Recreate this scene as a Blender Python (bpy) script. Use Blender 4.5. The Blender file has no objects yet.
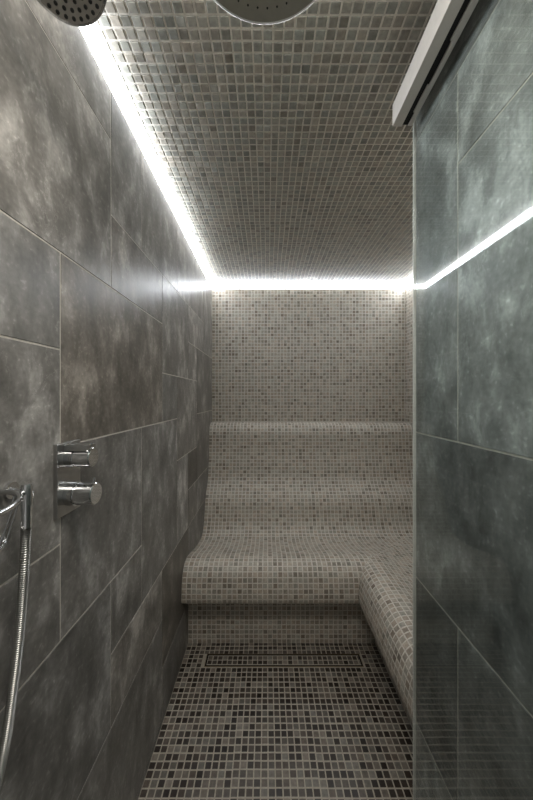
import bpy, math, random
from mathutils import Vector, Matrix
random.seed(7)
C = bpy.context.scene.collection
EYE = 1.35          # camera height above the floor
XL, XR, YB = -0.433, 1.094, 2.37   # left wall, right wall, back wall
ZC = 2.237          # ceiling
XS = 0.42           # face of the near right stone wall
YS = 0.848          # where that wall ends
YF = -0.75          # how far the room runs behind the camera
P = 0.0257          # mosaic pitch
U = 0.2055          # stone module

# ------------------------------------------------------------------ helpers
def link(name, me, parent=None):
    o = bpy.data.objects.new(name, me); C.objects.link(o)
    if parent is not None: o.parent = parent
    return o

def tag(o, label=None, cat=None, group=None, kind=None):
    if label: o['label'] = label
    if cat: o['category'] = cat
    if group: o['group'] = group
    if kind: o['kind'] = kind
    return o

def empty(name, loc, label, cat, group=None):
    o = bpy.data.objects.new(name, None); C.objects.link(o)
    o.location = loc; o.empty_display_size = .05
    bpy.context.view_layer.update()
    return tag(o, label, cat, group)

class MB:
    """collects vertices / faces, builds one mesh object (world coords, re-based on the parent)"""
    def __init__(s): s.v, s.f, s.m, s.c, s.uv, s.sm = [], [], [], [], [], []
    def face(s, pts, mat=0, col=(.5, .5, .5, 1), uvs=None, smooth=False):
        b = len(s.v); s.v += [tuple(p) for p in pts]
        s.f.append(tuple(range(b, b+len(pts)))); s.m.append(mat); s.c.append(col); s.sm.append(smooth)
        s.uv.append(uvs if uvs else [(0, 0)]*len(pts))
    def shared(s, pts, faces, mat=0, col=(.5, .5, .5, 1), uvs=None, smooth=False):
        b = len(s.v); s.v += [tuple(p) for p in pts]
        for f in faces:
            s.f.append(tuple(b+i for i in f)); s.m.append(mat); s.c.append(col); s.sm.append(smooth)
            s.uv.append([uvs[i] for i in f] if uvs else [(0, 0)]*len(f))
    def box(s, a, b, mat=0):
        (x0, y0, z0), (x1, y1, z1) = a, b
        p = [(x0,y0,z0),(x1,y0,z0),(x1,y1,z0),(x0,y1,z0),(x0,y0,z1),(x1,y0,z1),(x1,y1,z1),(x0,y1,z1)]
        s.shared(p, [(0,3,2,1),(4,5,6,7),(0,1,5,4),(1,2,6,5),(2,3,7,6),(3,0,4,7)], mat)
    def tube(s, pts, rad, n=16, mat=0, cap=True, smooth=True):
        pts = [Vector(p) for p in pts]
        if not hasattr(rad, '__len__'): rad = [rad]*len(pts)
        t0 = (pts[1]-pts[0]).normalized()
        nrm = t0.orthogonal().normalized(); vs = []
        for i, p in enumerate(pts):
            t = (pts[min(i+1, len(pts)-1)]-pts[max(i-1, 0)])
            t = t.normalized() if t.length > 1e-9 else t0
            nrm = (nrm - t*nrm.dot(t)).normalized(); bn = t.cross(nrm)
            for k in range(n):
                a = 2*math.pi*k/n
                vs.append(p + (nrm*math.cos(a)+bn*math.sin(a))*rad[i])
        fs = [(i*n+k, i*n+(k+1) % n, (i+1)*n+(k+1) % n, (i+1)*n+k) for i in range(len(pts)-1) for k in range(n)]
        s.shared(vs, fs, mat, smooth=smooth)
        if cap:
            s.face(vs[:n][::-1], mat); s.face(vs[-n:], mat)
    def lathe(s, prof, origin, axis, n=48, mat=0, smooth=True):
        """prof: (r, h) along axis"""
        ax = Vector(axis).normalized(); u = ax.orthogonal().normalized(); w = ax.cross(u); o = Vector(origin)
        vs = []
        for r, h in prof:
            for k in range(n):
                a = 2*math.pi*k/n
                vs.append(o + ax*h + (u*math.cos(a)+w*math.sin(a))*max(r, 1e-5))
        fs = [(i*n+k, i*n+(k+1) % n, (i+1)*n+(k+1) % n, (i+1)*n+k) for i in range(len(prof)-1) for k in range(n)]
        s.shared(vs, fs, mat, smooth=smooth)
    def build(s, name, mats, parent=None, bevel=0):
        me = bpy.data.meshes.new(name)
        off = parent.matrix_world.translation if parent is not None else Vector((0, 0, 0))
        q = parent
        me.from_pydata([tuple(Vector(v)-off) for v in s.v], [], s.f)
        for m in (mats if isinstance(mats, (list, tuple)) else [mats]): me.materials.append(m)
        me.polygons.foreach_set('material_index', s.m)
        me.polygons.foreach_set('use_smooth', s.sm)
        uvl = me.uv_layers.new(name='UVMap')
        flat = [c for f in s.uv for uv in f for c in uv]
        uvl.data.foreach_set('uv', flat)
        ca = me.color_attributes.new('tile', 'FLOAT_COLOR', 'CORNER')
        ca.data.foreach_set('color', [c for f, col in zip(s.f, s.c) for _ in f for c in col])
        me.update()
        if any(s.sm): me.set_sharp_from_angle(angle=math.radians(38))
        o = link(name, me, parent)
        if bevel:
            b = o.modifiers.new('bevel', 'BEVEL'); b.width = bevel; b.segments = 2; b.limit_method = 'ANGLE'
        bpy.context.view_layer.update()
        return o

# ------------------------------------------------------------------ materials
def newmat(name):
    m = bpy.data.materials.new(name); m.use_nodes = True
    nt = m.node_tree; nt.nodes.clear()
    out = nt.nodes.new('ShaderNodeOutputMaterial'); b = nt.nodes.new('ShaderNodeBsdfPrincipled')
    nt.links.new(b.outputs[0], out.inputs[0])
    return m, nt, b

def N(nt, t, **kw):
    n = nt.nodes.new(t)
    for k, v in kw.items():
        if k.startswith('i_'): n.inputs[int(k[2:])].default_value = v
        else: setattr(n, k, v)
    return n

def ramp(nt, stops, interp='LINEAR'):
    r = nt.nodes.new('ShaderNodeValToRGB'); e = r.color_ramp.elements; r.color_ramp.interpolation = interp
    while len(e) > 1: e.remove(e[-1])
    e[0].position = stops[0][0]; e[0].color = (*stops[0][1], 1)
    for p, c in stops[1:]:
        n = e.new(p); n.color = (*c, 1)
    return r

def plain(name, col, rough=.5, metal=0, noise=.0, bump=0, scale=60):
    m, nt, b = newmat(name)
    b.inputs['Roughness'].default_value = rough; b.inputs['Metallic'].default_value = metal
    tc = N(nt, 'ShaderNodeTexCoord'); no = N(nt, 'ShaderNodeTexNoise'); no.inputs['Scale'].default_value = scale
    nt.links.new(tc.outputs['Object'], no.inputs['Vector'])
    r = ramp(nt, [(.3, tuple(c*(1-noise) for c in col)), (.7, tuple(min(1, c*(1+noise)) for c in col))])
    nt.links.new(no.outputs[0], r.inputs[0]); nt.links.new(r.outputs[0], b.inputs['Base Color'])
    if bump:
        bp = N(nt, 'ShaderNodeBump'); bp.inputs['Strength'].default_value = bump; bp.inputs['Distance'].default_value = .002
        nt.links.new(no.outputs[0], bp.inputs['Height']); nt.links.new(bp.outputs[0], b.inputs['Normal'])
    return m

def stone(name, dark, mid, light, rough=.3, aniso_v=True):
    m, nt, b = newmat(name); L = nt.links.new
    uv = N(nt, 'ShaderNodeUVMap'); uv.uv_map = 'UVMap'
    at = N(nt, 'ShaderNodeAttribute'); at.attribute_name = 'tile'
    sep = N(nt, 'ShaderNodeSeparateColor'); L(at.outputs['Color'], sep.inputs[0])
    mul = N(nt, 'ShaderNodeMath', operation='MULTIPLY'); mul.inputs[1].default_value = 53.0; L(sep.outputs[0], mul.inputs[0])
    comb = N(nt, 'ShaderNodeCombineXYZ'); L(mul.outputs[0], comb.inputs[0]); L(mul.outputs[0], comb.inputs[1]); L(mul.outputs[0], comb.inputs[2])
    add = N(nt, 'ShaderNodeVectorMath', operation='ADD'); L(uv.outputs[0], add.inputs[0]); L(comb.outputs[0], add.inputs[1])
    mp = N(nt, 'ShaderNodeMapping'); mp.inputs['Scale'].default_value = (1, .55, 1); mp.inputs['Rotation'].default_value = (0, 0, .25)
    L(add.outputs[0], mp.inputs['Vector'])
    n1 = N(nt, 'ShaderNodeTexNoise'); n1.inputs['Scale'].default_value = 15; n1.inputs['Detail'].default_value = 8; n1.inputs['Roughness'].default_value = .60; n1.inputs['Distortion'].default_value = .25
    L(mp.outputs[0], n1.inputs['Vector'])
    n2 = N(nt, 'ShaderNodeTexNoise'); n2.inputs['Scale'].default_value = 3.2; n2.inputs['Detail'].default_value = 3; L(mp.outputs[0], n2.inputs['Vector'])
    n3 = N(nt, 'ShaderNodeTexNoise'); n3.inputs['Scale'].default_value = 95; n3.inputs['Detail'].default_value = 4; L(add.outputs[0], n3.inputs['Vector'])
    mx = N(nt, 'ShaderNodeMath', operation='MULTIPLY_ADD'); mx.inputs[1].default_value = .35; L(n2.outputs[0], mx.inputs[0])
    m2 = N(nt, 'ShaderNodeMath', operation='MULTIPLY'); m2.inputs[1].default_value = .65; L(n1.outputs[0], m2.inputs[0]); L(m2.outputs[0], mx.inputs[2])
    r = ramp(nt, [(.36, dark), (.47, mid), (.54, tuple(a*.75+c*.25 for a, c in zip(mid, light))), (.63, light)]); L(mx.outputs[0], r.inputs[0])
    # fine flecks
    fl = ramp(nt, [(.3, (.86,)*3), (.5, (1,)*3), (.62, (1.08,)*3), (.70, (1.5,)*3)]); L(n3.outputs[0], fl.inputs[0])
    mc = N(nt, 'ShaderNodeMix', data_type='RGBA', blend_type='MULTIPLY'); mc.inputs[0].default_value = 1
    L(r.outputs[0], mc.inputs[6]); L(fl.outputs[0], mc.inputs[7])
    # white thin veins
    v = N(nt, 'ShaderNodeTexVoronoi', feature='DISTANCE_TO_EDGE'); v.inputs['Scale'].default_value = 6.0
    dn = N(nt, 'ShaderNodeMix', data_type='RGBA', blend_type='LINEAR_LIGHT'); dn.inputs[0].default_value = .16
    L(mp.outputs[0], dn.inputs[6]); L(n1.outputs['Color'], dn.inputs[7]); L(dn.outputs[2], v.inputs['Vector'])
    vr = ramp(nt, [(0, (.28,)*3), (.010, (.0,)*3)]); L(v.outputs[0], vr.inputs[0])
    vm = N(nt, 'ShaderNodeMath', operation='MULTIPLY'); L(vr.outputs[0], vm.inputs[0])
    gt = ramp(nt, [(.5, (0,)*3), (.62, (1,)*3)]); L(n2.outputs[0], gt.inputs[0]); L(gt.outputs[0], vm.inputs[1])
    mv = N(nt, 'ShaderNodeMix', data_type='RGBA'); L(vm.outputs[0], mv.inputs[0]); L(mc.outputs[2], mv.inputs[6]); mv.inputs[7].default_value = (*[min(1, c*1.6) for c in light], 1)
    # per tile lightness (g) and warmth (b)
    sc = N(nt, 'ShaderNodeMath', operation='MULTIPLY'); sc.inputs[1].default_value = 2.0; L(sep.outputs[1], sc.inputs[0])
    vs = N(nt, 'ShaderNodeVectorMath', operation='SCALE'); L(mv.outputs[2], vs.inputs[0]); L(sc.outputs[0], vs.inputs['Scale'])
    wr = ramp(nt, [(0, (.93, 1.0, 1.05)), (.5, (1, 1, 1)), (1, (1.12, 1.0, .86))]); L(sep.outputs[2], wr.inputs[0])
    mw = N(nt, 'ShaderNodeMix', data_type='RGBA', blend_type='MULTIPLY'); mw.inputs[0].default_value = 1; L(vs.outputs[0], mw.inputs[6]); L(wr.outputs[0], mw.inputs[7])
    L(mw.outputs[2], b.inputs['Base Color'])
    rr = N(nt, 'ShaderNodeMapRange'); rr.inputs[3].default_value = rough-.06; rr.inputs[4].default_value = rough+.1; L(n1.outputs[0], rr.inputs[0]); L(rr.outputs[0], b.inputs['Roughness'])
    b.inputs['Specular IOR Level'].default_value = .26
    bp = N(nt, 'ShaderNodeBump'); bp.inputs['Strength'].default_value = .25; bp.inputs['Distance'].default_value = .0008
    L(n3.outputs[0], bp.inputs['Height']); L(bp.outputs[0], b.inputs['Normal'])
    return m

def mosaic_mat(name, stops, rough=.5):
    """r of 'tile' = random number that picks the stone piece's tone"""
    m, nt, b = newmat(name); L = nt.links.new
    at = N(nt, 'ShaderNodeAttribute'); at.attribute_name = 'tile'
    sep = N(nt, 'ShaderNodeSeparateColor'); L(at.outputs['Color'], sep.inputs[0])
    r = ramp(nt, stops); L(sep.outputs[0], r.inputs[0])
    wr = ramp(nt, [(0, (.95, 1.0, .99)), (1, (1.08, 1.0, .93))]); L(sep.outputs[1], wr.inputs[0])
    tc = N(nt, 'ShaderNodeTexCoord'); n = N(nt, 'ShaderNodeTexNoise'); n.inputs['Scale'].default_value = 90; n.inputs['Detail'].default_value = 4
    L(tc.outputs['Object'], n.inputs['Vector'])
    nr = ramp(nt, [(.25, (.72,)*3), (.5, (1,)*3), (.75, (1.25,)*3)]); L(n.outputs[0], nr.inputs[0])
    a = N(nt, 'ShaderNodeMix', data_type='RGBA', blend_type='MULTIPLY'); a.inputs[0].default_value = 1; L(r.outputs[0], a.inputs[6]); L(wr.outputs[0], a.inputs[7])
    c = N(nt, 'ShaderNodeMix', data_type='RGBA', blend_type='MULTIPLY'); c.inputs[0].default_value = 1; L(a.outputs[2], c.inputs[6]); L(nr.outputs[0], c.inputs[7])
    L(c.outputs[2], b.inputs['Base Color']); b.inputs['Roughness'].default_value = rough
    bp = N(nt, 'ShaderNodeBump'); bp.inputs['Strength'].default_value = .3; bp.inputs['Distance'].default_value = .001
    L(n.outputs[0], bp.inputs['Height']); L(bp.outputs[0], b.inputs['Normal'])
    return m

M_grout = plain('grout_beige', (.60, .565, .50), .85, noise=.1, bump=.2, scale=120)
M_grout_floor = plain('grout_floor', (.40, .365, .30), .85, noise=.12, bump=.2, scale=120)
M_grout_ceiling = plain('grout_ceiling', (.78, .74, .66), .85, noise=.1, bump=.2, scale=120)
M_stone = stone('grey_marble', (.105, .10, .091), (.170, .163, .149), (.42, .405, .38), .33)
M_stone_r = stone('green_grey_marble', (.115, .118, .116), (.215, .22, .215), (.50, .51, .50), .34)
M_mos_wall = mosaic_mat('mosaic_wall_stone', [(0, (.18, .155, .125)), (.10, (.25, .222, .185)), (.3, (.31, .28, .24)), (1, (.41, .378, .33))])
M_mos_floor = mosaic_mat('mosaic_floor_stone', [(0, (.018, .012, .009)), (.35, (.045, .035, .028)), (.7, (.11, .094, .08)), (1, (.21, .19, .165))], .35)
M_mos_ceil = mosaic_mat('mosaic_ceiling_stone', [(0, (.21, .203, .178)), (.2, (.29, .28, .247)), (1, (.40, .384, .34))], .4)
M_chrome = plain('chrome', (.72, .73, .74), .07, 1)
M_chrome_dark = plain('chrome_brushed', (.45, .45, .44), .28, 1, noise=.08)
M_plate = plain('shower_plate_metal', (.40, .39, .34), .45, .4, noise=.05)
M_rubber = plain('black_rubber', (.015, .015, .015), .6)
M_alu = plain('aluminium', (.62, .60, .56), .4, .25, noise=.04)
M_white = plain('rail_white', (.70, .67, .62), .45, 0, noise=.03)
M_black = plain('slot_black', (.006, .006, .006), .8)
M_sil = plain('trim_grey', (.72, .70, .66), .5, 0, noise=.05)

def led_mat():
    m = bpy.data.materials.new('led_diffuser'); m.use_nodes = True; nt = m.node_tree; nt.nodes.clear()
    o = nt.nodes.new('ShaderNodeOutputMaterial'); e = nt.nodes.new('ShaderNodeEmission')
    e.inputs[0].default_value = (.90, .94, 1.0, 1); e.inputs[1].default_value = LED
    nt.links.new(e.outputs[0], o.inputs[0]); return m
LED = 13.0
M_led = led_mat()

def glass_mat():
    m = bpy.data.materials.new('green_tinted_glass'); m.use_nodes = True; nt = m.node_tree; nt.nodes.clear(); L = nt.links.new
    o = nt.nodes.new('ShaderNodeOutputMaterial'); t = nt.nodes.new('ShaderNodeBsdfTransparent'); g = nt.nodes.new('ShaderNodeBsdfGlossy')
    t.inputs[0].default_value = (.945, .975, .967, 1); g.inputs['Roughness'].default_value = .012
    f = nt.nodes.new('ShaderNodeFresnel'); f.inputs[0].default_value = 1.5; x = nt.nodes.new('ShaderNodeMixShader')
    geo = nt.nodes.new('ShaderNodeNewGeometry'); mr = nt.nodes.new('ShaderNodeMapRange')
    mr.inputs[3].default_value = 1.5; mr.inputs[4].default_value = 1/1.5   # same reflectance on both faces of the thin pane
    L(geo.outputs['Backfacing'], mr.inputs[0]); L(mr.outputs[0], f.inputs[0])
    L(f.outputs[0], x.inputs[0]); L(t.outputs[0], x.inputs[1]); L(g.outputs[0], x.inputs[2]); L(x.outputs[0], o.inputs[0])
    return m
M_glass = glass_mat()

# ------------------------------------------------------------------ mosaics
def tone():
    return (random.random(), random.random(), 0, 1)

def mosaic_plane(mb, o, eu, ev, nu, u0, u1, v0, v1, gap=.0046, thick=.0010, tilt=.0003, uoff=0, voff=0, hole=None, base=True):
    """o + eu*u + ev*v, normal nu; tiles are material 0, grout backing is material 1"""
    o, eu, ev, nu = map(Vector, (o, eu, ev, nu))
    flip = eu.cross(ev).dot(nu) < 0
    i0, i1 = int(math.floor((u0-uoff)/P)), int(math.ceil((u1-uoff)/P))
    j0, j1 = int(math.floor((v0-voff)/P)), int(math.ceil((v1-voff)/P))
    if base:
        q = [o+eu*a+ev*b for a, b in ((u0, v0), (u1, v0), (u1, v1), (u0, v1))]
        mb.face(q[::-1] if flip else q, 1)
    sheets = {}
    for i in range(i0, i1):
        for j in range(j0, j1):
            sk = (i//12, j//12)
            if sk not in sheets: sheets[sk] = (random.uniform(-.0010, .0010), random.uniform(-.0010, .0010), random.uniform(-.0003, .0003))
            du, dv, dh = sheets[sk]
            a0 = max(u0, uoff+i*P+gap/2+du+random.uniform(-.0004, .0004)); a1 = min(u1, uoff+(i+1)*P-gap/2+du+random.uniform(-.0004, .0004))
            b0 = max(v0, voff+j*P+gap/2+dv+random.uniform(-.0004, .0004)); b1 = min(v1, voff+(j+1)*P-gap/2+dv+random.uniform(-.0004, .0004))
            if a1-a0 < .005 or b1-b0 < .005: continue
            if hole and hole((a0+a1)/2, (b0+b1)/2): continue
            bv = .0013; col = tone()
            hs = [thick+dh+random.uniform(-tilt, tilt) for _ in range(3)]; hs.append(hs[0]+hs[2]-hs[1])
            out = [(a0, b0), (a1, b0), (a1, b1), (a0, b1)]; inn = [(a0+bv, b0+bv), (a1-bv, b0+bv), (a1-bv, b1-bv), (a0+bv, b1-bv)]
            pts = [o+eu*a+ev*b for a, b in out] + [o+eu*a+ev*b+nu*h for (a, b), h in zip(inn, hs)]
            fs = [(4, 5, 6, 7), (0, 1, 5, 4), (1, 2, 6, 5), (2, 3, 7, 6), (3, 0, 4, 7)]
            if flip: fs = [f[::-1] for f in fs]
            mb.shared(pts, fs, 0, col)

def catmull(pts, step=.004):
    out = []
    n = len(pts)
    for i in range(n-1):
        p0 = pts[max(i-1, 0)]; p1 = pts[i]; p2 = pts[i+1]; p3 = pts[min(i+2, n-1)]
        k = max(2, int(math.hypot(p2[0]-p1[0], p2[1]-p1[1])/step))
        for a in range(k):
            t = a/k
            out.append(tuple(.5*((2*p1[c])+(-p0[c]+p2[c])*t+(2*p0[c]-5*p1[c]+4*p2[c]-p3[c])*t*t+(-p0[c]+3*p1[c]-3*p2[c]+p3[c])*t**3) for c in (0, 1)))
    out.append(tuple(pts[-1]))
    return out

class Profile:
    def __init__(s, pts):
        s.p = pts; s.s = [0]
        for a, b in zip(pts, pts[1:]): s.s.append(s.s[-1]+math.hypot(b[0]-a[0], b[1]-a[1]))
        s.len = s.s[-1]
    def at(s, t):
        t = min(max(t, 0), s.len); lo, hi = 0, len(s.s)-1
        while hi-lo > 1:
            m = (lo+hi)//2
            if s.s[m] <= t: lo = m
            else: hi = m
        k = (t-s.s[lo])/max(1e-9, s.s[hi]-s.s[lo]); a, b = s.p[lo], s.p[hi]
        return a[0]+(b[0]-a[0])*k, a[1]+(b[1]-a[1])*k
    def nrm(s, t):
        a = s.at(t-.004); b = s.at(t+.004); dx, dz = b[0]-a[0], b[1]-a[1]; l = math.hypot(dx, dz) or 1
        return -dz/l, dx/l

def mosaic_profile(mb, prof, t0, t1, place, lo, hi, uoff=0, gap=.0046, thick=.0010, tilt=.0003):
    """prof in (d, z); place(u, d, z) -> world; tiles run from lo(d) to hi(d) along u"""
    T = [t0+(t1-t0)*i/max(1, int((t1-t0)/.012)) for i in range(max(1, int((t1-t0)/.012))+1)]
    for a, b in zip(T, T[1:]):
        (da, za), (db, zb) = prof.at(a), prof.at(b)
        mb.face([place(lo(da), da, za), place(hi(da), da, za), place(hi(db), db, zb), place(lo(db), db, zb)], 1)
    j0, j1 = int(math.floor(t0/P)), int(math.ceil(t1/P))
    for j in range(j0, j1):
        b0, b1 = max(t0, j*P+gap/2), min(t1, (j+1)*P-gap/2)
        if b1-b0 < .005: continue
        dm = prof.at((b0+b1)/2)[0]
        i0 = int(math.floor((min(lo(prof.at(b0)[0]), lo(prof.at(b1)[0]))-uoff)/P)); i1 = int(math.ceil((max(hi(prof.at(b0)[0]), hi(prof.at(b1)[0]))-uoff)/P))
        for i in range(i0, i1):
            jit = [random.uniform(-.0004, .0004) for _ in range(4)]
            col = tone(); bv = .0013; o8 = []
            for inner in (0, 1):
                e = bv*inner
                for k, (uu, bb) in enumerate(((0, b0+e), (1, b0+e), (1, b1-e), (0, b1-e))):
                    d, z = prof.at(bb + jit[2]); L, H = lo(d)+e, hi(d)-e
                    u = uoff+(i+uu)*P + (gap/2+e)*(1-2*uu) + jit[uu]
                    u = min(max(u, L), H)
                    nx, nz = prof.nrm(bb)
                    h = (thick+random.uniform(-tilt, tilt))*inner
                    o8.append(place(u, d+nx*h, z+nz*h))
            if (o8[5]-o8[4]).length < .002 and (o8[6]-o8[7]).length < .002: continue
            mb.shared(o8, [(4, 5, 6, 7), (0, 1, 5, 4), (1, 2, 6, 5), (2, 3, 7, 6), (3, 0, 4, 7)], 0, col)

# ------------------------------------------------------------------ setting
# floor
DR = (-.312, .482, 1.508, 1.578)   # linear drain opening
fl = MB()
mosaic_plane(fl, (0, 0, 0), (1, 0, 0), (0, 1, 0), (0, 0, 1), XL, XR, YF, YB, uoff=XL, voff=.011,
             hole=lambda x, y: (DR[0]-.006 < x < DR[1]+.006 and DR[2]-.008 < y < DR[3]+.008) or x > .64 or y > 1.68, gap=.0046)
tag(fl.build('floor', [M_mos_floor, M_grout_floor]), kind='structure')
# ceiling
ce = MB()
mosaic_plane(ce, (0, 0, ZC), (1, 0, 0), (0, 1, 0), (0, 0, -1), XL, XR, YF, YB, uoff=-.011, voff=.004, tilt=.0005, thick=.0016, gap=.0046)
tag(ce.build('ceiling', [M_mos_ceil, M_grout_ceiling]), kind='structure')
# back wall
bw = MB()
mosaic_plane(bw, (0, YB, 0), (1, 0, 0), (0, 0, 1), (0, -1, 0), XL, XR, 1.10, ZC, uoff=XL, voff=ZC, base=False)
bw.box((XL-.1, YB, 0), (XR+.1, YB+.1, ZC+.1), 1)
tag(bw.build('wall_back', [M_mos_wall, M_grout]), kind='structure')
# right mosaic wall of the alcove
rw = MB()
mosaic_plane(rw, (XR, 0, 0), (0, 1, 0), (0, 0, 1), (-1, 0, 0), YS, YB, .38, ZC, uoff=YB, voff=ZC, base=False)
rw.box((XR, YS-.05, 0), (XR+.1, YB, ZC+.1), 1)
tag(rw.build('wall_right', [M_mos_wall, M_grout]), kind='structure')

def stone_wall(mb, x, nx, zs, hs, tiles, gap=.0028):
    """tiles: (y0, y1, z0, z1, lightness, warmth)"""
    for (y0, y1, z0, z1, lg, wm) in tiles:
        y0 = max(y0, zs[0]); y1 = min(y1, zs[1]); z0 = max(z0, hs[0]); z1 = min(z1, hs[1])
        if y1-y0 < .006 or z1-z0 < .006: continue
        col = (random.random(), lg/2, wm, 1); g = gap/2; b = .0010; t = .0009
        o = [(y0+g, z0+g), (y1-g, z0+g), (y1-g, z1-g), (y0+g, z1-g)]; q = [(y0+g+b, z0+g+b), (y1-g-b, z0+g+b), (y1-g-b, z1-g-b), (y0+g+b, z1-g-b)]
        h = 2*t+random.uniform(-.0002, .0002)
        pts = [(x-nx*t, a, c) for a, c in o]+[(x+nx*(h-t), a, c) for a, c in q]
        uvs = [(a, c) for a, c in o+q]
        fs = [(4, 5, 6, 7), (0, 1, 5, 4), (1, 2, 6, 5), (2, 3, 7, 6), (3, 0, 4, 7)]
        if nx < 0: fs = [f[::-1] for f in fs]
        mb.shared(pts, fs, 0, col, uvs)

K = lambda k: .63+.2045*k            # vertical joints
H = lambda j: EYE-.104+.2035*j       # horizontal joints
# (k0,k1,j0,j1,lightness,warmth): free-length stone slabs of the left wall, as laid
TL = [
 (0, 3, 0, 2, .78, .75), (-2, 1, 2, 4, 1.05, .55), (-5, -2, 2, 4, 1.05, .5), (-3, 0, 1, 2, 1.12, .45), (-5, -3, 1, 3, 1.0, .5), (-3, 0, -1, 1, .95, .5), (-5, -3, -2, 1, 1, .5),
 (1, 3, 2, 3, 1.05, .65), (-2, 1, 4, 6, 1.15, .6), (-5, -2, 4, 6, 1.1, .5), (1, 2, 3, 5, .95, .55), (2, 4, 3, 5, 1.05, .6), (1, 4, 5, 6, 1.1, .6),
 (4, 7, 3, 5, 1.15, .6), (4, 7, 5, 6, 1.1, .6), (7, 9, 2, 6, 1.05, .55),
 (3, 5, 1, 3, 1.0, .6), (5, 7, 2, 3, 1.12, .6), (5, 6, 1, 2, 1.2, .6), (6, 9, 0, 2, .9, .6), (3, 4, 0, 1, 1.15, .5), (4, 6, -1, 1, 1.0, .6),
 (0, 2, -2, 0, .95, .5), (2, 4, -3, 0, 1.0, .5), (1, 2, -3, -2, 1.08, .5), (-3, 0, -2, -1, .9, .5), (-2, 1, -4, -2, .86, .4), (-5, -2, -4, -2, .95, .5),
 (4, 5, -3, -1, 1.25, .5), (5, 6, -2, -1, .62, .7), (6, 9, -2, 0, .85, .6), (5, 6, -3, -2, .95, .6),
 (1, 3, -4, -3, 1.05, .6), (3, 5, -5, -3, .62, .75), (0, 3, -6, -4, 1.0, .5), (-3, 0, -6, -4, .9, .5), (-5, -3, -6, -4, .9, .5), (3, 5, -7, -5, .95, .5), (5, 9, -7, -3, .9, .5), (-5, 3, -7, -6, .95, .5), (6, 9, -3, -2, .9, .5)]
lw = MB()
lw.box((XL-.1, YF, 0), (XL-.0002, YB, ZC+.1), 1)
stone_wall(lw, XL, 1, (YF, YB), (0, ZC), [(K(a), K(b), H(c), H(d), l, w) for a, b, c, d, l, w in TL])
tag(lw.build('wall_left', [M_stone, M_grout]), kind='structure')

# near right wall: stone slabs, seen through the sliding glass
KR = lambda k: .662+.2045*k
HR = lambda j: EYE-.099+.2035*j
TR = [(0, 1, 0, 4, 1.0, .5), (-3, 0, 0, 3, 1.05, .45), (-2, 0, 3, 4, 1.15, .5), (-7, -3, 0, 4, 1, .5), (-7, -2, 3, 4, 1, .5), (-2, 1, 4, 6, 1.05, .5), (-7, -2, 4, 6, 1, .5), (-2, 1, -2, 0, .78, .5), (-7, -2, -2, 0, .95, .5),
      (0, 1, -4, -2, .58, .5), (-3, 0, -4, -2, .85, .5), (-7, -3, -4, -2, .95, .5), (-1, 1, -7, -4, .9, .5), (-4, -1, -7, -4, 1, .5), (-7, -4, -7, -4, 1, .5)]  # stone variation, plus lower slabs darkened in colour for light falling off downwards
TR = [t for t in TR if t not in [(-7, -3, 0, 4, 1, .5)]] + [(-7, -3, 0, 3, 1, .5)]
pw = MB()
pw.box((XS+.0002, YF, 0), (XR, YS, ZC), 1)
stone_wall(pw, XS, -1, (YF, YS), (0, ZC), [(KR(a), KR(b), HR(c), HR(d), l, w) for a, b, c, d, l, w in TR])
tag(pw.build('wall_right_near', [M_stone_r, M_grout]), kind='structure')
tr = MB(); tr.box((XS-.006, YS+.0005, 0), (XS+.012, YS+.008, ZC))
tag(tr.build('trim_1', M_sil, bevel=.001), kind='structure')

# ------------------------------------------------------------------ bench
F = [(1.649, 0), (1.649, .15), (1.649, .285)]
G = [(1.649, .290), (1.60, .290), (1.553, .291), (1.531, .298), (1.520, .318), (1.518, .350), (1.524, .395), (1.538, .441), (1.566, .472), (1.60, .483), (1.65, .483), (1.715, .468), (1.80, .446), (1.88, .431), (1.963, .424)]
B = [(1.963, .424), (2.015, .437), (2.052, .478), (2.075, .535), (2.092, .600), (2.120, .655), (2.165, .705), (2.200, .760), (2.220, .850), (2.238, .940), (2.245, 1.02), (2.252, 1.085), (2.272, 1.130), (2.31, 1.150), (2.367, 1.152)]
back_place = lambda u, d, z: Vector((u, d, z))
DX = 1.518-.461
bench = empty('tiled_bench', (.35, 2.0, 0), 'L-shaped steam room bench clad in beige-grey mosaic, with curved stepped backrest', 'bench')
pr_base, pr_seat, pr_back = Profile(F), Profile(catmull(G)), Profile(catmull(B))
mit = lambda d: d-DX
def piece(name, prof, place, lo, hi, uoff=0, rng=None):
    mb = MB(); mosaic_profile(mb, prof, 0, prof.len, place, lo, hi, uoff)
    return mb.build(name, [M_mos_wall, M_grout], bench)
piece('seat', pr_seat, back_place, lambda d: XL+.0015, mit, XL)
piece('backrest', pr_back, back_place, lambda d: XL+.0015, lambda d: XR-.002, XL)
piece('base', pr_base, back_place, lambda d: XL+.0015, mit, XL)
# side bench: same section turned along the right hand side
side_place = lambda u, d, z: Vector((d-DX, -u, z))
Fs = F; Gs = G + [(2.00, .424), (XR+DX-.003, .425)]
ps = Profile(catmull(Gs))
def s_lo(d): return -min(d, 1.964)
s_hi = lambda d: -YS-.010
piece('side_seat', ps, side_place, s_lo, s_hi, -1.964)
piece('side_base', Profile(Fs), side_place, s_lo, s_hi, -1.964)

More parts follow.
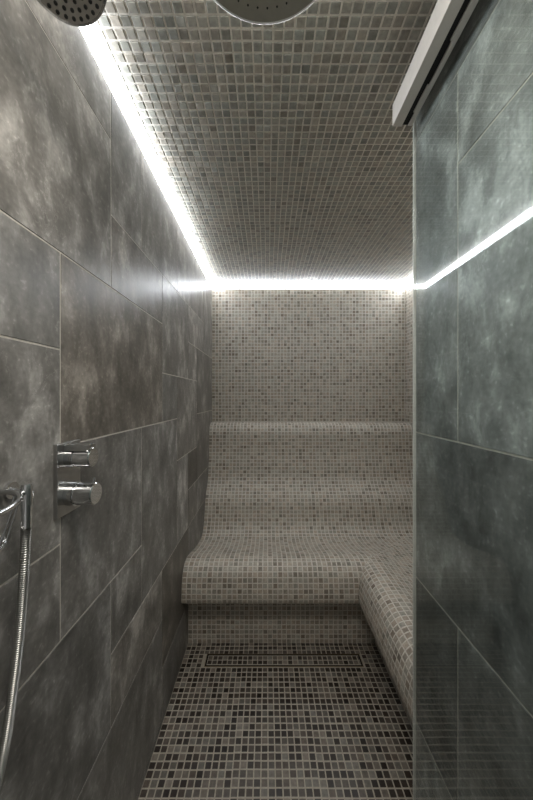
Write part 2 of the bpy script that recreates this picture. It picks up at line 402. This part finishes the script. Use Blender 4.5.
# ------------------------------------------------------------------ linear drain
dr = empty('linear_drain', ((DR[0]+DR[1])/2, (DR[2]+DR[3])/2, 0), 'long narrow floor drain with tile insert, in front of the back bench base', 'drain')
M_drain = plain('drain_steel', (.20, .15, .08), .35, .6, noise=.1)
fr = MB(); w = .0022
for a, b in (((DR[0]-w, DR[2]-w), (DR[1]+w, DR[2])), ((DR[0]-w, DR[3]), (DR[1]+w, DR[3]+w)), ((DR[0]-w, DR[2]), (DR[0], DR[3])), ((DR[1], DR[2]), (DR[1]+w, DR[3]))):
    fr.box((*a, 0), (*b, .0024))
fr.build('frame', M_drain, dr)
ch = MB(); ch.box((DR[0], DR[2], .0002), (DR[1], DR[3], .0006)); ch.build('channel', M_black, dr)
ins = MB(); ins.box((DR[0]+.007, DR[2]+.007, .0006), (DR[1]-.007, DR[3]-.007, .001), 1)
mosaic_plane(ins, (0, 0, .001), (1, 0, 0), (0, 1, 0), (0, 0, 1), DR[0]+.007, DR[1]-.007, DR[2]+.0085, DR[3]-.0085, uoff=DR[0]+.007, voff=DR[2]+.0093, gap=.0046, thick=.0014, base=False)
ins.build('tile_insert', [M_mos_floor, M_grout_floor], dr)

# ------------------------------------------------------------------ LED corner strips
S = .010; SH = .036
def led(name, tri0, tri1, label):
    mb = MB(); a, b, c = tri0; d, e, f = tri1
    mb.shared([a, b, c, d, e, f], [(0, 1, 4, 3), (1, 2, 5, 4), (2, 0, 3, 5), (0, 2, 1), (3, 4, 5)])
    o = mb.build(name, M_led); tag(o, label, 'led strip', 'glowing strips along the ceiling edge')
    return o
z0 = ZC-SH; z1 = ZC-.0035; e = .0008
def tri(wallpt, inner, top):   # bottom at the wall, top corner at wall, inner top
    return (wallpt, inner, top)
led('led_strip', ((XL+e, .25, z0), (XL+S, .25, z1), (XL+e, .25, z1)), ((XL+e, YB-e, z0), (XL+S, YB-S, z1), (XL+e, YB-e, z1)), 'white LED light strip running along the top of the left marble wall')
led('led_strip', ((XL+e, YB-e, z0), (XL+S, YB-S, z1), (XL+e, YB-e, z1)), ((XR-e, YB-e, z0), (XR-S, YB-S, z1), (XR-e, YB-e, z1)), 'white LED light strip running level along the top of the back mosaic wall')
led('led_strip', ((XR-e, YB-e, z0), (XR-S, YB-S, z1), (XR-e, YB-e, z1)), ((XR-e, YS+.002, z0), (XR-S, YS+.002, z1), (XR-e, YS+.002, z1)), 'white LED light strip at the top of the right mosaic wall')

# ------------------------------------------------------------------ sliding glass and its rail
gl = empty('glass_panel', (.407, .2, .02), 'tall green-tinted sliding glass panel in front of the right marble wall', 'glass panel')
g = MB(); g.box((.403, YF, .02), (.411, .832, EYE+.765)); g.build('pane', M_glass, gl)
ra = empty('door_rail', (.375, .2, EYE+.78), 'pale metal sliding door rail with black slot above the glass panel', 'door rail')
rl = MB(); zb, zt = EYE+.750, EYE+.809
rl.box((.348, YF, zb), (.3735, .835, zt)); rl.box((.3735, YF, zb+.03), (.4015, .835, zt))
rl.build('rail_body', M_white, ra, bevel=.0006)
sl = MB(); sl.box((.3737, YF, zb+.004), (.390, .834, zb+.0298)); sl.build('slot', M_black, ra)
bk = MB(); bk.box((.3902, YF, zb+.001), (.4015, .834, zb+.0298)); bk.build('guide', M_alu, ra, bevel=.0005)
for yy in (.40, .60, .76):
    s_ = MB(); s_.box((.3862, yy-.035, zb+.0008), (.3902, yy+.035, zb+.02)); s_.build('roller_stop', M_alu, ra, bevel=.0005)

# ------------------------------------------------------------------ ceiling rain shower
hc = Vector((-.004, .4595, EYE+.75))
rs = empty('rain_shower', hc, 'large round rain shower head under the ceiling, only its far rim in view', 'shower head')
pl = MB(); pl.lathe([(.0, .012), (.03, .012), (.13, .008), (.1445, .004), (.1455, .0), (.1445, -.0035), (.1425, -.0045), (.1405, -.003)], hc, (0, 0, 1), 96); pl.build('rim', plain('rim_satin_chrome', (.85, .84, .82), .35, .6), rs)
pf = MB(); pf.lathe([(.1408, -.0026), (.07, -.0024), (0, -.0024)], hc, (0, 0, 1), 96); pf.build('spray_face', M_plate, rs)
ar = MB(); ar.lathe([(.0, .012), (.022, .012), (.022, .03), (.011, .036), (.011, .11), (.03, .112), (.03, .1235)], hc, (0, 0, 1), 32); ar.build('arm', M_chrome, rs)
def nozzles(parent, centre, ax, rings, rad, depth, off):
    ax = Vector(ax).normalized(); u = ax.orthogonal().normalized(); w2 = ax.cross(u); proto = None
    for rr, n, ph in rings:
        for k in range(n):
            a = 2*math.pi*(k+ph)/n; loc = Vector(centre)+(u*math.cos(a)+w2*math.sin(a))*rr+ax*off
            if proto is None:
                mb = MB(); mb.lathe([(0, depth), (rad*.7, depth), (rad, depth*.4), (rad, 0)], (0, 0, 0), ax, 8)
                proto = mb.build('nozzle', M_rubber); o = proto
            else:
                o = proto.copy(); C.objects.link(o)
            o.parent = parent; o.location = loc-parent.location
nozzles(rs, hc, (0, 0, -1), [(.119, 40, .25), (.096, 32, 0), (.073, 24, 0)], .0018, .0016, .0024)

# hand shower at the upper left
hd = Vector((-.312, .45, EYE+.655))
axd = Vector((.10, -.30, -.62)).normalized()
hs_ = empty('hand_shower', hd, 'round hand shower head with black nozzles, high up by the left wall', 'hand shower')
b1 = MB(); b1.lathe([(0, -.026), (.035, -.024), (.057, -.014), (.0645, -.004), (.066, .001), (.065, .004), (.0615, .005)], hd, axd, 64); b1.build('head_shell', M_chrome, hs_)
b2 = MB(); b2.lathe([(.0616, .0046), (.03, .0052), (0, .0052)], hd, axd, 64); b2.build('spray_face', plain('spray_face_grey', (.42, .40, .36), .3, .3, noise=.1), hs_)
nozzles(hs_, hd, axd, [(.0565, 31, 0), (.0475, 26, .3), (.0385, 18, 0), (.0285, 13, .4), (.017, 7, 0)], .0030, .0024, .0046)
b3 = MB()
hp = [hd-axd*.018, hd+Vector((-.035, -.06, .02)), hd+Vector((-.075, -.13, -.02)), hd+Vector((-.095, -.19, -.08))]
b3.tube(hp, [.02, .014, .012, .011], 20); b3.build('handle', M_chrome, hs_)
b4 = MB(); wy = hp[-1].y; b4.tube([(XL+.001, wy+.03, hp[-1].z+.03), (hp[-1].x+.0, wy+.03, hp[-1].z+.03)], .015, 20); b4.build('wall_bracket', M_chrome, hs_)

# ------------------------------------------------------------------ shower mixer
mx_y = .646
mxr = empty('shower_mixer', (XL, mx_y, EYE-.172), 'chrome shower mixer with two round knobs on a rectangular wall plate', 'shower mixer')
p1 = MB(); p1.box((XL+.0002, .608, EYE-.248), (-.4235, .684, EYE-.096)); p1.build('wall_plate', M_chrome_dark, mxr, bevel=.0012)
for zz, tip, r_, lv in ((EYE-.129, -.372, .0205, 1), (EYE-.207, -.366, .0235, 1)):
    kb = MB(); ln = tip+.4235
    kb.lathe([(r_*1.05, 0), (r_*1.05, ln*.30), (r_*.92, ln*.31), (r_*.92, ln*.36), (r_, ln*.37), (r_, ln-.002), (r_-.002, ln), (0, ln)], (-.4235, mx_y, zz), (1, 0, 0), 40)
    k_ = kb.build('knob', M_chrome, mxr)
    lb = MB(); lb.tube([(tip-.006, mx_y, zz+r_-.003), (tip-.006, mx_y+.002, zz+r_+.010)], .0028, 12); lb.build('lever', M_chrome, k_)
# upper button block
ub = MB(); ub.box((-.4235, .627, EYE-.1135), (-.376, .660, EYE-.1005)); ub.build('button_block', M_chrome_dark, mxr, bevel=.001)

# ------------------------------------------------------------------ hose
def px(x, y, Y):      # a point at depth Y seen at that place
    return Vector(((x-267)*Y/301, Y, EYE-(y-397)*Y/301))
ho = empty('shower_hose', px(26, 500, .48), 'ribbed metal shower hose hanging from a conical chrome fitting on the left wall', 'shower hose')
ct = px(26.6, 484, .482); cb = px(26.3, 528, .480)
fm = MB(); fm.tube([ct, ct.lerp(cb, .06), ct.lerp(cb, .45), ct.lerp(cb, .5), ct.lerp(cb, .97), cb], [.0070, .0080, .0092, .0084, .0078, .0072], 24); fm.build('cone_fitting', M_chrome, ho)
el = MB(); m_ = ct.lerp(cb, .25); el.tube([m_, (XL+.001, m_.y+.024, m_.z)], .006, 16); el.tube([(XL+.006, m_.y+.024, m_.z), (XL+.001, m_.y+.024, m_.z)], .014, 28); el.build('wall_outlet', M_chrome, ho)
ctrl = [px(26, 526, .480), px(24, 575, .480), px(20, 630, .478), px(13, 690, .474), px(5, 745, .468), px(-8, 800, .460), px(-28, 850, .445), px(-60, 880, .43), px(-90, 860, .40)]
def crv(ps, step):
    out = []
    for i in range(len(ps)-1):
        p0, p1_, p2, p3 = ps[max(i-1, 0)], ps[i], ps[i+1], ps[min(i+2, len(ps)-1)]
        k = max(2, int((p2-p1_).length/step))
        for a in range(k):
            t = a/k
            out.append(.5*((2*p1_)+(-p0+p2)*t+(2*p0-5*p1_+4*p2-p3)*t*t+(-p0+3*p1_-3*p2+p3)*t**3))
    out.append(ps[-1]); return out
hpth = crv(ctrl, .0011)
hb = MB(); hb.tube(hpth, [.0072 if (i % 3) else .0058 for i in range(len(hpth))], 16); hb.build('hose', plain('hose_metal', (.30, .30, .28), .3, .9), ho)

# ------------------------------------------------------------------ wire basket
M_wire = M_chrome
bs = empty('wire_basket', (XL, .46, EYE-.16), 'chrome wire soap basket on the left wall, beside the ribbed hose', 'soap basket')
def ell(yc, ry, rx, z, n=40, a0=0, a1=math.pi):
    return [(XL+.004+rx*math.sin(a0+(a1-a0)*i/n), yc-ry*math.cos(a0+(a1-a0)*i/n), z) for i in range(n+1)]
yc, ry, rx = .385, .098, .080
zr, zf = EYE-.152, EYE-.217
w1 = MB(); w1.tube(ell(yc, ry, rx, zr), .0042, 12); w1.build('rim', M_wire, bs)
w2_ = MB(); w2_.tube(ell(yc, ry*.9, rx*.72, zf), .0018, 10); w2_.build('lower_rim', M_wire, bs)
for t in (.15, .35, .55, .75):
    X = XL+.004+rx*.72*t; hw = ry*.9*math.sqrt(1-t*t)
    q = MB(); q.tube([(X, yc-hw, zf), (X, yc+hw, zf)], .0016, 10); q.build('floor_wire', M_wire, bs)
for i in range(1, 8):
    a = math.pi*i/8
    q = MB(); q.tube([(XL+.004+rx*math.sin(a), yc-ry*math.cos(a), zr), (XL+.004+rx*.72*math.sin(a), yc-ry*.9*math.cos(a), zf)], .0015, 10); q.build('side_wire', M_wire, bs)
q = MB(); q.box((XL+.0002, yc-.05, zf-.004), (XL+.005, yc+.06, zr+.012)); q.build('back_plate', M_chrome_dark, bs, bevel=.001)

# ------------------------------------------------------------------ light, camera
w_ = bpy.data.worlds.new('world'); bpy.context.scene.world = w_; w_.use_nodes = True
bg = w_.node_tree.nodes['Background']; bg.inputs[0].default_value = (1.0, .97, .92, 1); bg.inputs[1].default_value = .13
la = bpy.data.lights.new('overhead_fill', 'AREA'); la.shape = 'RECTANGLE'; la.size = .5; la.size_y = .3; la.energy = 5.2; la.color = (1, .95, .88)  # added fill light with no visible fitting, brightens the room from overhead
lo_ = bpy.data.objects.new('overhead_fill', la); C.objects.link(lo_); lo_.location = (0, .16, 2.2)

cam = bpy.data.cameras.new('camera'); co = bpy.data.objects.new('camera', cam); C.objects.link(co)
co.location = (0, 0, EYE); co.rotation_euler = (math.radians(90), 0, 0)
cam.sensor_fit = 'HORIZONTAL'; cam.sensor_width = 36; cam.lens = 36*301/533; cam.clip_start = .02
cam.shift_x = -.5/533; cam.shift_y = -3/533
sc = bpy.context.scene; sc.camera = co
sc.view_settings.view_transform = 'Standard'; sc.view_settings.look = 'None'
sc.view_settings.gamma = 1; sc.view_settings.use_curve_mapping = False; sc.view_settings.exposure = 1.12
